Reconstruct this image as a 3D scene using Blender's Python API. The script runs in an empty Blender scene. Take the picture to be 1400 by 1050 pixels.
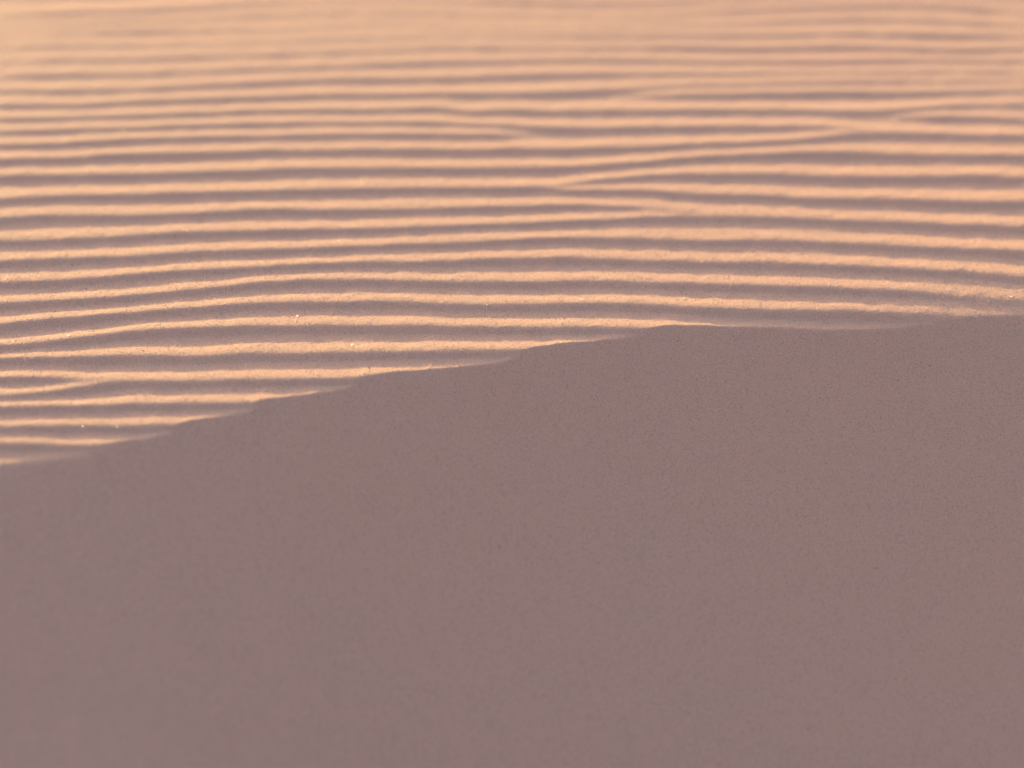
import bpy, math
import numpy as np

R = math.radians
scene = bpy.context.scene
col = scene.collection
rng = np.random.default_rng(11)

# ------------------------------------------------------------------ camera
CAM_H, CAM_D = 1.95, 3.377            # height over the brink and ground distance to it (m)
F_PX = 3889.0                         # focal length in photo pixels (100 mm on 36 mm, 1400 px wide)
PITCH = R(30.0) + math.atan(65.0 / F_PX)
cd = bpy.data.cameras.new("camera")
cam = bpy.data.objects.new("camera", cd)
col.objects.link(cam)
cam.location = (0.0, -CAM_D, CAM_H)
cam.rotation_euler = (math.pi / 2 - PITCH, 0.0, 0.0)
cd.sensor_width = 36.0
cd.lens = 100.0
cd.clip_start = 0.05
cd.clip_end = 2000.0
cd.dof.use_dof = True
cd.dof.focus_distance = 3.93
cd.dof.aperture_fstop = 1.1
scene.camera = cam

# ------------------------------------------------------------------ light
SUN_EL, SUN_AZ = 7.4, -32.0           # degrees; azimuth from straight ahead (+Y), negative = left
world = bpy.data.worlds.new("World")
scene.world = world
world.use_nodes = True
wn = world.node_tree.nodes
sky = wn.new("ShaderNodeTexSky")
sky.sky_type = 'NISHITA'
sky.sun_disc = False
sky.sun_elevation = R(SUN_EL)
sky.sun_rotation = R(SUN_AZ)
sky.altitude = 0.0
sky.air_density = 0.9
sky.dust_density = 10.0
sky.ozone_density = 0.9
bg = wn["Background"]
world.node_tree.links.new(sky.outputs[0], bg.inputs[0])
bg.inputs[1].default_value = 0.15

sd = bpy.data.lights.new("sun", 'SUN')
sun = bpy.data.objects.new("sun", sd)
col.objects.link(sun)
sd.energy = 3.05
sd.angle = R(0.6)
sd.color = (1.0, 0.72, 0.28)
az, el = R(SUN_AZ), R(SUN_EL)
sdir = np.array([math.sin(az) * math.cos(el), math.cos(az) * math.cos(el), math.sin(el)])
# lamp shines along its local -Z
from mathutils import Vector
sun.rotation_euler = Vector(sdir).to_track_quat('Z', 'Y').to_euler()
sun.location = tuple(sdir * 30)

vs = scene.view_settings
vs.view_transform = 'Standard'
vs.look = 'None'
vs.exposure = 2.09
vs.gamma = 1.0
vs.use_curve_mapping = False
scene.cycles.max_bounces = 6
scene.cycles.use_denoising = True

# ------------------------------------------------------------------ dune shape helpers
def sstep(a, b, x):
    t = np.clip((x - a) / (b - a), 0, 1)
    return t * t * (3 - 2 * t)

def macro(x, y):
    """large convex form of the dune top: tips a little toward the viewer at the brink, falls away beyond"""
    yc = np.clip(y, -2.0, 1.9)
    z = 0.027 * yc - 0.023 * yc ** 2
    far = np.maximum(y - 1.9, 0.0)
    z = z + (0.027 - 0.046 * 1.9) * 6.0 * (1 - np.exp(-far / 6.0))
    z = z - 0.44 * np.clip(0.20 - y, 0, 0.6) ** 2 * sstep(0.22, 0.72, x)      # the top rolls over toward the brink
    z = z - 0.20 * np.clip(-0.15 - y, 0, 0.6) ** 2 * (1 - sstep(-0.62, -0.25, x))
    z = z + 0.004 * np.sin(1.7 * x + 0.8 * y + 0.6) * np.clip(y - 0.2, 0, 1)
    return z

cp, sp = math.cos(PITCH), math.sin(PITCH)

def ground(px, py):
    """where the line of sight to a point measured in the photograph meets the dune top"""
    px = np.asarray(px, float); py = np.asarray(py, float)
    u = (px - 700.0) / F_PX
    v = (525.0 - py) / F_PX
    dx, dy, dz = u, cp + v * sp, -sp + v * cp
    t = -CAM_H / dz
    for _ in range(12):
        z = macro(t * dx, -CAM_D + t * dy)
        t = (z - CAM_H) / dz
    return t * dx, -CAM_D + t * dy

def vnoise(x, y, scale, seed):
    """smooth 2D value noise in [-1, 1]"""
    g = np.random.default_rng(seed).uniform(-1, 1, (256, 256))
    fx, fy = x / scale, y / scale
    ix, iy = np.floor(fx).astype(int), np.floor(fy).astype(int)
    tx, ty = fx - ix, fy - iy
    tx = tx * tx * (3 - 2 * tx); ty = ty * ty * (3 - 2 * ty)
    a = g[ix % 256, iy % 256]; b = g[(ix + 1) % 256, iy % 256]
    c = g[ix % 256, (iy + 1) % 256]; d = g[(ix + 1) % 256, (iy + 1) % 256]
    return (a * (1 - tx) + b * tx) * (1 - ty) + (c * (1 - tx) + d * tx) * ty

# ------------------------------------------------------------------ ripple crests (photo survey, near to far)
# (points, start, end): start / end is None (runs out of frame), 'merge' or a fade length in px
CRESTS = [
 ([(0,655),(90,652),(200,648)], None, None),
 ([(0,636),(65,633),(140,630),(300,622)], None, None),
 ([(0,607),(65,607),(140,609),(250,606),(400,598)], None, None),
 ([(0,583),(87,582),(175,581),(225,580),(300,577),(450,570)], None, None),
 ([(0,556),(75,555),(125,554),(175,552),(262,550),(350,549),(600,540)], None, None),
 ([(0,540),(50,537),(100,530),(125,526),(150,522),(180,520)], None, 'merge'),
 ([(0,515),(60,515),(100,517),(130,519),(180,519.5),(262,520),(350,518),(437,517),(560,513),(800,505)], None, None),
 ([(0,489),(87,487),(175,485),(262,486),(350,482),(437,481),(525,480),(612,479),(700,477),(800,474),(1100,474)], None, None),
 ([(0,472),(87,464),(175,453),(262,447),(350,444),(525,444),(700,446),(800,446),(900,449),(1000,456),(1130,463),(1400,480)], None, None),
 ([(0,442),(87,434),(175,427),(262,420),(350,413),(437,412),(525,411),(612,414),(700,415),(765,414),(875,415),(962,419),(1050,422),(1137,424),(1225,427),(1300,431),(1400,438)], None, None),
 ([(0,413),(87,409),(175,404),(262,395),(350,386),(425,381),(525,382),(612,384),(700,384),(787,382.5),(875,384),(962,387),(1050,389),(1137,392),(1225,396),(1312,404),(1400,412)], None, None),
 ([(0,384),(87,381),(175,375),(262,368),(350,364),(425,360),(525,357.5),(612,355),(700,352),(787,351),(875,354),(962,357),(1050,358),(1137,360.5),(1225,365),(1312,370),(1400,377)], None, None),
 ([(0,356),(87,352),(175,349),(262,344),(350,340),(437,337.5),(525,334),(612,331),(700,326),(787,324),(875,325),(962,327),(1050,327.5),(1137,330),(1225,334),(1312,339),(1400,341)], None, None),
 ([(0,328),(87,325),(175,321),(262,316),(350,313.5),(437,312.5),(525,311),(612,307),(700,304.5),(787,301),(837,297.5),(875,296),(925,294.5),(962,294.5),(1050,295),(1137,299),(1225,302),(1312,306),(1400,308)], None, None),
 ([(0,298),(50,293),(87,293),(175,293),(262,290),(350,285.5),(437,286),(525,284.5),(612,282.5),(700,281),(787,279.5),(850,281),(900,284.5),(930,288),(975,293.5)], None, 'merge'),
 ([(748,255.5),(775,259),(800,258.5),(875,259.5),(962,264),(1050,266),(1137,270),(1225,271),(1312,274),(1400,274)], 'merge', None),
 ([(0,271),(87,266),(175,264),(262,262),(350,259.5),(437,257),(525,256),(612,255),(700,255),(748,255),(772,253),(790,249),(825,244),(875,240),(925,236.5),(1050,237),(1137,239),(1225,240),(1312,239),(1400,241)], None, None),
 ([(0,239),(87,237.5),(175,236),(262,234),(350,231),(437,229),(525,228),(612,228),(700,228),(800,226),(875,220),(950,213),(1050,209),(1100,207),(1137,206),(1225,209),(1312,210),(1400,211)], None, None),
 ([(0,217),(87,214.5),(175,209),(262,207),(350,204.5),(437,204),(525,202.5),(612,203),(700,202),(787,202),(875,199),(962,195),(1050,192),(1095,189),(1137,185),(1180,181),(1225,180),(1312,182),(1400,184)], None, None),
 ([(0,196),(87,194),(175,189),(262,186),(350,184),(525,182),(650,182),(700,182),(770,180)], None, 130),
 ([(0,178),(87,176),(175,173),(262,169.5),(350,167.5),(437,166.5),(525,166),(600,166),(650,169),(700,170),(740,172),(787,173.5),(875,172),(962,171),(1050,171.5),(1100,171.5),(1137,173),(1160,175),(1200,180)], None, 'merge'),
 ([(1170,160),(1250,158.5),(1312,158),(1400,162)], 130, None),
 ([(0,161),(87,159.5),(175,156),(262,153),(350,150),(437,149),(525,148),(600,146),(640,151),(700,149),(750,151),(787,150),(875,149),(962,148.5),(1050,149),(1100,149.5),(1150,150.5),(1200,149.5),(1260,146),(1312,143),(1400,141.5)], None, None),
 ([(815,130),(907,128),(1050,126),(1137,124),(1225,124.5),(1400,122)], 140, None),
 ([(0,141),(87,141.5),(175,138),(262,134),(350,130.5),(437,128),(525,127.5),(612,126),(700,125.5),(787,123.5),(850,120.5),(910,117),(980,114),(1050,112),(1225,110),(1400,109)], None, None),
 ([(0,122),(87,122),(175,120),(262,116),(350,111.5),(437,107),(525,106),(612,105),(700,101),(787,99),(875,99),(962,99.5),(1050,98),(1225,97),(1400,97)], None, None),
 ([(0,102),(87,100.5),(175,99),(262,96),(350,92.5),(437,90),(525,86),(612,83),(700,82),(787,80),(875,80),(962,82.5),(1050,82),(1137,82),(1225,81),(1400,82)], None, None),
 ([(0,82),(87,80),(175,78.5),(262,76),(350,73),(437,70.5),(525,67),(590,64),(700,64),(800,64),(920,63),(1050,64),(1137,62),(1225,64),(1312,66),(1400,64)], None, None),
 ([(0,63),(175,59.5),(350,57),(437,53),(525,49),(700,47),(850,48),(960,47),(1050,46),(1137,44),(1225,45),(1400,47)], None, None),
 ([(0,48),(175,42),(350,39),(437,35),(525,31),(612,33),(700,36),(770,37),(875,34),(1000,31),(1050,28),(1225,24),(1400,33)], None, None),
 ([(0,36),(120,30),(262,25),(350,20),(525,16),(700,19),(850,21),(1000,14),(1137,7),(1225,5),(1400,14)], None, None),
 ([(0,20),(120,15),(262,9),(350,3),(525,-1),(700,1),(850,4),(1000,-2),(1137,-9),(1225,-11),(1400,-4)], None, None),
]
for k in range(1, 16):
    y0 = -k * 17.5
    CRESTS.append(([(px, y0 + 4 - 0.012 * px + 3.0 * math.sin(px / 170.0 + 2.1 * k)) for px in range(0, 1401, 140)], None, None))
# nearest ones first hidden behind the face: nothing to add

def pchip(xs, ys, xq):
    """monotone cubic through the surveyed points, eased straight lines outside"""
    h = np.diff(xs); d = np.diff(ys) / h
    m = np.zeros_like(ys)
    m[1:-1] = np.where(d[:-1] * d[1:] > 0, 2 * d[:-1] * d[1:] / (d[:-1] + d[1:] + 1e-12), 0)
    m[1:-1] = 0.5 * m[1:-1] + 0.25 * (d[:-1] + d[1:])
    m[0], m[-1] = d[0], d[-1]
    i = np.clip(np.searchsorted(xs, xq) - 1, 0, len(xs) - 2)
    t = np.clip((xq - xs[i]) / h[i], 0, 1)
    r = (2*t**3-3*t**2+1)*ys[i] + (t**3-2*t**2+t)*h[i]*m[i] + (-2*t**3+3*t**2)*ys[i+1] + (t**3-t**2)*h[i]*m[i+1]
    L = 0.35
    r = np.where(xq < xs[0], ys[0] + m[0] * -L * (1 - np.exp(-(xs[0] - xq) / L)), r)
    r = np.where(xq > xs[-1], ys[-1] + m[-1] * L * (1 - np.exp(-(xq - xs[-1]) / L)), r)
    return r

# ------------------------------------------------------------------ mesh grid
DX, DY = 0.0040, 0.0024
xs_in = np.arange(-1.0, 1.0 + 1e-6, DX)
ys_in = np.arange(-0.74, 2.05, DY)
def grow(start, step, ratio, limit):
    out, v, s = [], start, step
    while v < limit:
        s *= ratio; v += s; out.append(v)
    return np.array(out)
gx = grow(xs_in[-1], DX, 1.16, 160.0)
gy1 = grow(ys_in[-1], DY, 1.14, 240.0)
gy0 = grow(-ys_in[0], DY, 1.14, 160.0)
XS = np.concatenate([-gx[::-1] + (xs_in[0] + xs_in[-1]), xs_in, gx])
YS = np.concatenate([-gy0[::-1], ys_in, gy1])
NX, NY = len(XS), len(YS)
ix0, iy0 = len(gx), len(gy0)
nxi, nyi = len(xs_in), len(ys_in)

# crest lines on the ground
lines = []
for k, (pts, st, en) in enumerate(CRESTS):
    p = np.array(pts, float)
    wx, wy = ground(p[:, 0], p[:, 1])
    yq = pchip(wx, wy, xs_in)
    r_ = np.random.default_rng(100 + k)
    jit = np.zeros_like(xs_in)
    for wl, am in ((0.33, .0016), (0.14, .0011), (0.06, .0006)):
        jit += am * np.sin(2 * math.pi * xs_in / (wl * r_.uniform(.8, 1.25)) + r_.uniform(0, 6.28))
    lo = wx[0] if st is not None else -9.0
    hi = wx[-1] if en is not None else 9.0
    w = np.ones_like(xs_in)
    fade = False
    px_m = 1.0 / 1000.0
    if isinstance(st, (int, float)):
        w = w * sstep(lo, lo + st * px_m, xs_in); fade = True
    if isinstance(en, (int, float)):
        w = w * (1 - sstep(hi - en * px_m, hi, xs_in)); fade = True
    if st == 'merge':
        jit *= sstep(lo, lo + .12, xs_in)
    if en == 'merge':
        jit *= 1 - sstep(hi - .12, hi, xs_in)
    lines.append(dict(y=yq + jit * .5, on=(xs_in >= lo) & (xs_in <= hi), w=w, fade=fade))

TR = 0.70
def profile(Y, cy, amp):
    """ripple height in one column: gentle far flank, steep near flank; depth grows with crest spacing"""
    i = np.searchsorted(cy, Y)
    out = np.zeros_like(Y)
    ok = (i > 0) & (i < len(cy))
    ii = np.clip(i, 1, len(cy) - 1)
    g = np.maximum(cy[ii] - cy[ii - 1], 1e-5)
    t = (Y - cy[ii - 1]) / g
    H = amp * g * np.minimum(1.0, 0.095 / g) * sstep(0.0, 0.04, g)
    u = np.clip(1.10 * t / TR, 0, 1)
    v = np.clip(1.16 * (1 - t) / (1 - TR), 0, 1)
    st = 0.5 - 0.5 * np.cos(math.pi * u)
    le = 0.5 - 0.5 * np.cos(math.pi * v)
    prof = np.where(t < TR, st, le)
    out = np.where(ok, -H * prof, -0.003)
    # which ripple: near crest up to the trough, far crest after it
    rid = np.where(ok, np.where(t < TR, ii - 1, ii), -1)
    return out, rid

Z = np.zeros((nxi, nyi))
RID = np.full((nxi, nyi), -1, int)
base_ids = [k for k, l in enumerate(lines) if not l['fade']]
fade_ids = [k for k, l in enumerate(lines) if l['fade']]
amp_map = 0.090 * (1 + 0.12 * vnoise(xs_in[:, None] + 7, ys_in[None, :] + 3, 0.16, 5)
                   + 0.10 * vnoise(xs_in[:, None] + 2, ys_in[None, :] * 2 + 9, 0.45, 6))
amp_map = amp_map * (1.0 - 0.27 * sstep(0.0, 0.38, ys_in) - 0.24 * sstep(0.55, 0.95, ys_in))[None, :]
far_noise = vnoise(xs_in[:, None] * 0.8 + 5, ys_in[None, :] * 3.2, 0.30, 8) + 0.6 * vnoise(xs_in[:, None] + 1, ys_in[None, :] * 5, 0.22, 9)
amp_map = amp_map * (1 + 0.45 * far_noise * sstep(0.6, 0.9, ys_in)[None, :])
amp_map = amp_map * (1 - 0.55 * sstep(0.42, 0.68, xs_in)[:, None] * (1 - sstep(0.07, 0.20, ys_in))[None, :])
# worn, flatter patch of ripples far back
def patch(cx, cy, rx, ry):
    return np.exp(-(((xs_in[:, None] - cx) / rx) ** 2 + ((ys_in[None, :] - cy) / ry) ** 2))
amp_map = amp_map * (1 - 0.5 * np.clip(patch(0.03, 1.03, .24, .09) + 0.7 * patch(-.45, 1.02, .28, .07) + .6 * patch(.42, .82, .25, .03), 0, 1))
for c in range(nxi):
    ids = [k for k in base_ids if lines[k]['on'][c]]
    cy = np.array([lines[k]['y'][c] for k in ids])
    o = np.argsort(cy); cy = cy[o]; ida = np.array(ids)[o]
    z, r = profile(ys_in, cy, amp_map[c])
    rid = np.where(r >= 0, ida[np.clip(r, 0, None)], -1)
    zt = z.copy()
    for k in fade_ids:
        w = lines[k]['w'][c]
        if not lines[k]['on'][c] or w < 1e-3:
            continue
        j = np.searchsorted(cy, lines[k]['y'][c])
        cy2 = np.insert(cy, j, lines[k]['y'][c]); id2 = np.insert(ida, j, k)
        z2, r2 = profile(ys_in, cy2, amp_map[c])
        zt += w * (z2 - z)
        if w > .5:
            rid = np.where((r2 >= 0) & (id2[np.clip(r2, 0, None)] == k), k, rid)
    Z[c] = zt; RID[c] = rid

def gblur(a, sig, axis):
    n = int(3 * sig + 1); kx = np.exp(-0.5 * (np.arange(-n, n + 1) / sig) ** 2); kx /= kx.sum()
    pad = [(0, 0), (0, 0)]; pad[axis] = (n, n)
    b = np.pad(a, pad, mode='edge'); out = np.zeros_like(a)
    for i, w in enumerate(kx):
        sl = [slice(None), slice(None)]; sl[axis] = slice(i, i + a.shape[axis]); out += w * b[tuple(sl)]
    return out
Z = gblur(Z, 0.9, 1); Z = gblur(Z, 1.8, 0)

X2, Y2 = np.meshgrid(XS, YS, indexing='ij')
RIP = np.full((NX, NY), -0.003)
edge = np.minimum(np.minimum(sstep(0, .25, xs_in + 1.0), 1 - sstep(.75, 1.0, xs_in))[:, None], (1 - sstep(1.7, 2.03, ys_in))[None, :])
RIP[ix0:ix0 + nxi, iy0:iy0 + nyi] = Z * edge - 0.003 * (1 - edge)
TOP = macro(X2, Y2) + RIP
TOP += 0.00045 * vnoise(X2, Y2, .022, 21) * (np.abs(X2) < 3) + 0.00022 * vnoise(X2, Y2, .010, 22) * (np.abs(X2) < 3)
# broad far dunes, well outside the frame
dist = np.hypot(X2, Y2)
TOP += sstep(12, 60, dist) * (0.9 * vnoise(X2, Y2, 34.0, 31) + 0.3 * vnoise(X2, Y2, 13.0, 32))

# brink of the slip face (mean line under the ripple bumps)
BR = np.array([(0,647),(80,630),(150,612),(250,581),(350,553),(450,528),(550,508),(650,492),(750,473),(850,457),(950,447),(1050,444),(1150,444),(1250,440),(1400,438)], float)
bx, by = ground(BR[:, 0], BR[:, 1])
# outside the frame the brink goes on in a long curve
ox = np.array([-40.0, -14.0, -4.0, -1.6]); oy = np.array([-9.0, -6.5, -2.3, -1.02])
ex = np.array([1.2, 3.0, 9.0, 40.0]); ey = np.array([0.10, 0.02, -1.8, -9.0])
bxx = np.concatenate([ox, bx, ex]); byy = np.concatenate([oy, by, ey])
def brink(x): return pchip(bxx, byy, x)
yb = brink(XS)
yb = yb.copy()
slope = np.gradient(yb, XS)
ks = np.exp(-0.5 * (np.arange(-30, 31) / 12.0) ** 2); ks /= ks.sum()
cosb = 1 / np.sqrt(1 + np.convolve(np.pad(slope, 30, mode='edge'), ks, 'valid') ** 2)
s = (Y2 - yb[:, None]) * cosb[:, None]                      # distance behind the brink
tanf = 0.67 - 0.10 * (1 - sstep(-0.75, 0.1, XS))[:, None]
mb = macro(XS, yb)[:, None] - 0.0035
FACE = mb + tanf * s
RB = np.array([np.interp(yb[i], YS, RIP[i]) for i in range(NX)])
FACE += -0.9 * (RB - RB.mean())[:, None] * np.exp(-np.abs(s) / 0.05) * (np.abs(XS) < 1.0)[:, None]   # small scallops where ripples meet the brink
FACE += 0.006 * vnoise(X2 + 3, Y2 + 1, .42, 45) + 0.0016 * vnoise(X2, Y2, .16, 41) + 0.0005 * vnoise(X2, Y2, .05, 42) + 0.00012 * vnoise(X2, Y2, .012, 43)
floor = -1.15 + 0.12 * vnoise(X2, Y2, 3.0, 44) * (dist < 60)
kf = 0.25
hh = np.clip(0.5 + 0.5 * (FACE - floor) / kf, 0, 1)
FACE = floor * (1 - hh) + FACE * hh + kf * hh * (1 - hh)     # foot of the slip face runs out on the flat
kb = (0.0018 + 0.008 * (1 - sstep(-0.75, -0.40, XS)))[:, None]
hb = np.clip(0.5 + 0.5 * (FACE - TOP) / kb, 0, 1)
ZZ = FACE * (1 - hb) + TOP * hb - kb * hb * (1 - hb)

# normals
gxn = np.gradient(ZZ, XS, axis=0); gyn = np.gradient(ZZ, YS, axis=1)
NRM = np.stack([-gxn, -gyn, np.ones_like(ZZ)], -1)
NRM /= np.linalg.norm(NRM, axis=-1, keepdims=True)
P = np.stack([X2, Y2, ZZ], -1).reshape(-1, 3)
N = NRM.reshape(-1, 3)

# ------------------------------------------------------------------ materials
def sand_material():
    m = bpy.data.materials.new("sand")
    m.use_nodes = True
    nt = m.node_tree; n = nt.nodes; L = nt.links
    b = n["Principled BSDF"]
    b.inputs["Roughness"].default_value = 0.85
    b.inputs["Specular IOR Level"].default_value = 0.15
    b.inputs["Diffuse Roughness"].default_value = 0.6
    geo = n.new("ShaderNodeNewGeometry")
    def noise(scale, detail, rough=.5):
        t = n.new("ShaderNodeTexNoise"); t.inputs["Scale"].default_value = scale
        t.inputs["Detail"].default_value = detail; t.inputs["Roughness"].default_value = rough
        L.new(geo.outputs["Position"], t.inputs["Vector"]); return t
    vo = n.new("ShaderNodeTexVoronoi"); vo.inputs["Scale"].default_value = 1250.0
    L.new(geo.outputs["Position"], vo.inputs["Vector"])
    sep = n.new("ShaderNodeSeparateColor"); L.new(vo.outputs["Color"], sep.inputs[0])
    # grain by grain colour: mostly pale buff quartz, a few rosy and a few dark mineral grains
    ramp = n.new("ShaderNodeValToRGB"); cr = ramp.color_ramp
    cr.elements[0].position = 0.0; cr.elements[0].color = (0.356, 0.213, 0.162, 1)
    cr.elements[1].position = 1.0; cr.elements[1].color = (0.822, 0.518, 0.403, 1)
    for p, c in ((.03, (0.411, 0.255, 0.198, 1)), (.07, (0.657, 0.405, 0.311, 1)), (.45, (0.713, 0.441, 0.339, 1)), (.75, (0.740, 0.454, 0.353, 1))):
        e = cr.elements.new(p); e.color = c
    L.new(sep.outputs[0], ramp.inputs[0])
    # slow drift of tone over the sand
    big = noise(3.2, 3); rb = n.new("ShaderNodeMapRange"); rb.inputs[1].default_value = .3; rb.inputs[2].default_value = .7
    L.new(big.outputs[0], rb.inputs[0])
    tint = n.new("ShaderNodeMix"); tint.data_type = 'RGBA'; tint.blend_type = 'MIX'
    tint.inputs[6].default_value = (.998, .996, .990, 1); tint.inputs[7].default_value = (1.010, .992, .990, 1)
    L.new(rb.outputs[0], tint.inputs[0])
    mul = n.new("ShaderNodeMix"); mul.data_type = 'RGBA'; mul.blend_type = 'MULTIPLY'; mul.inputs[0].default_value = 1.0
    L.new(ramp.outputs[0], mul.inputs[6]); L.new(tint.outputs[2], mul.inputs[7])
    L.new(mul.outputs[2], b.inputs["Base Color"])
    # grain relief
    n1 = noise(900.0, 2.0, .6); n2 = noise(430.0, 1.5, .5)
    ad = n.new("ShaderNodeMath"); ad.operation = 'MULTIPLY_ADD'
    L.new(n2.outputs[0], ad.inputs[0]); ad.inputs[1].default_value = 1.5; L.new(n1.outputs[0], ad.inputs[2])
    bp = n.new("ShaderNodeBump"); bp.inputs["Strength"].default_value = 1.0; bp.inputs["Distance"].default_value = 0.0010
    L.new(ad.outputs[0], bp.inputs["Height"]); L.new(bp.outputs[0], b.inputs["Normal"])
    return m

def grain_material(name, c0, c1, rough, spec):
    m = bpy.data.materials.new(name); m.use_nodes = True
    nt = m.node_tree; n = nt.nodes; L = nt.links; b = n["Principled BSDF"]
    b.inputs["Roughness"].default_value = rough; b.inputs["Specular IOR Level"].default_value = spec
    geo = n.new("ShaderNodeNewGeometry")
    ramp = n.new("ShaderNodeValToRGB"); ramp.color_ramp.elements[0].color = c0; ramp.color_ramp.elements[1].color = c1
    L.new(geo.outputs["Random Per Island"], ramp.inputs[0]); L.new(ramp.outputs[0], b.inputs["Base Color"])
    return m
SAND = sand_material()
GRAIN = grain_material("quartz_grains", (.48, .30, .23, 1), (.84, .58, .46, 1), .5, .3)

# ------------------------------------------------------------------ objects from the grid
vid = np.arange(NX * NY).reshape(NX, NY)
quads = np.stack([vid[:-1, :-1], vid[1:, :-1], vid[1:, 1:], vid[:-1, 1:]], -1).reshape(-1, 4)
on_face = (hb[:-1, :-1] + hb[1:, 1:] < 1.0)                    # below the brink
owner = np.full((NX - 1, NY - 1), -1, int)
owner[ix0:ix0 + nxi - 1, iy0:iy0 + nyi - 1] = RID[:-1, :-1]
owner[Y2[:-1, :-1] > 1.75] = -1
owner[on_face] = -2
owner = owner.reshape(-1)

def mesh_from(name, sel):
    q = quads[sel]
    used, inv = np.unique(q, return_inverse=True)
    me = bpy.data.meshes.new(name)
    nf = len(q)
    me.vertices.add(len(used)); me.vertices.foreach_set("co", P[used].astype(np.float32).ravel())
    me.loops.add(nf * 4); me.loops.foreach_set("vertex_index", inv.astype(np.int32).ravel())
    me.polygons.add(nf)
    me.polygons.foreach_set("loop_start", np.arange(0, nf * 4, 4, dtype=np.int32))
    me.polygons.foreach_set("loop_total", np.full(nf, 4, dtype=np.int32))
    me.update(calc_edges=True)
    me.polygons.foreach_set("use_smooth", np.ones(nf, dtype=bool))
    me.normals_split_custom_set_from_vertices(N[used].tolist())
    me.materials.append(SAND)
    return me

top = bpy.data.objects.new("rippled_sand", mesh_from("rippled_sand", owner == -1))
col.objects.link(top)
top["kind"] = "structure"
top["label"] = "wind rippled sand of the dune top lit by low sun"
face = bpy.data.objects.new("slip_face", mesh_from("slip_face", owner == -2))
col.objects.link(face)
face["kind"] = "structure"
face["label"] = "smooth shaded slip face of the dune below the brink"
for k in range(len(lines)):
    sel = owner == k
    if sel.sum() < 200:
        owner[sel] = -1
        continue
    o = bpy.data.objects.new("sand_ripple", mesh_from("sand_ripple", sel))
    col.objects.link(o); o.parent = top

# ------------------------------------------------------------------ loose grains lying on the sand
def zat(x, y):
    fx = (x - xs_in[0]) / DX; fy = (y - ys_in[0]) / DY
    i = np.clip(fx.astype(int), 0, nxi - 2); j = np.clip(fy.astype(int), 0, nyi - 2)
    tx, ty = fx - i, fy - j
    z = ZZ[ix0:ix0 + nxi, iy0:iy0 + nyi]
    return (z[i, j] * (1 - tx) + z[i + 1, j] * tx) * (1 - ty) + (z[i, j + 1] * (1 - tx) + z[i + 1, j + 1] * tx) * ty

def grains(name, count, rmin, rmax, y0, y1, mat, label):
    x = rng.uniform(-0.82, 0.82, count)
    y = rng.uniform(y0, y1, count)
    z = zat(x, y)
    r = rmin + (rmax - rmin) * rng.random(count) ** 3
    octa = np.array([(1, 0, 0), (-1, 0, 0), (0, 1, 0), (0, -1, 0), (0, 0, 1), (0, 0, -1)], float)
    tri = np.array([(0, 2, 4), (2, 1, 4), (1, 3, 4), (3, 0, 4), (2, 0, 5), (1, 2, 5), (3, 1, 5), (0, 3, 5)])
    q = rng.normal(size=(count, 4)); q /= np.linalg.norm(q, axis=1, keepdims=True)
    a, b, c, d = q.T
    M = np.stack([1-2*(c*c+d*d), 2*(b*c-a*d), 2*(b*d+a*c), 2*(b*c+a*d), 1-2*(b*b+d*d), 2*(c*d-a*b), 2*(b*d-a*c), 2*(c*d+a*b), 1-2*(b*b+c*c)], -1).reshape(-1, 3, 3)
    loc = octa[None] * rng.uniform(.65, 1.2, (count, 6, 1)) * r[:, None, None]
    v = np.einsum('nij,nkj->nki', M, loc) + np.stack([x, y, z + 0.25 * r], -1)[:, None, :]
    f = tri[None] + 6 * np.arange(count)[:, None, None]
    me = bpy.data.meshes.new(name)
    me.vertices.add(count * 6); me.vertices.foreach_set("co", v.astype(np.float32).ravel())
    nf = count * 8
    me.loops.add(nf * 3); me.loops.foreach_set("vertex_index", f.astype(np.int32).ravel())
    me.polygons.add(nf)
    me.polygons.foreach_set("loop_start", np.arange(0, nf * 3, 3, dtype=np.int32))
    me.polygons.foreach_set("loop_total", np.full(nf, 3, dtype=np.int32))
    me.update(calc_edges=True)
    me.materials.append(mat)
    o = bpy.data.objects.new(name, me); col.objects.link(o)
    o["kind"] = "stuff"; o["label"] = label; o["category"] = "sand grains"
    return o
grains("loose_sand_grains", 170000, .00030, .00095, -0.60, 0.60, GRAIN, "pale loose quartz sand grains scattered over the dune")
GLINT = grain_material("clear_quartz", (.75, .55, .45, 1), (.85, .70, .60, 1), .22, .6)
grains("glinting_sand_grains", 24000, .0005, .0013, -0.60, 0.90, GLINT, "few larger glassy sand grains that glint on the ripples")
DARK = grain_material("dark_mineral", (.05, .035, .03, 1), (.16, .10, .08, 1), .6, .3)
grains("dark_mineral_grains", 320, .0005, .0013, -0.62, 0.90, DARK, "sparse dark coarse mineral grains dotted over the dune")
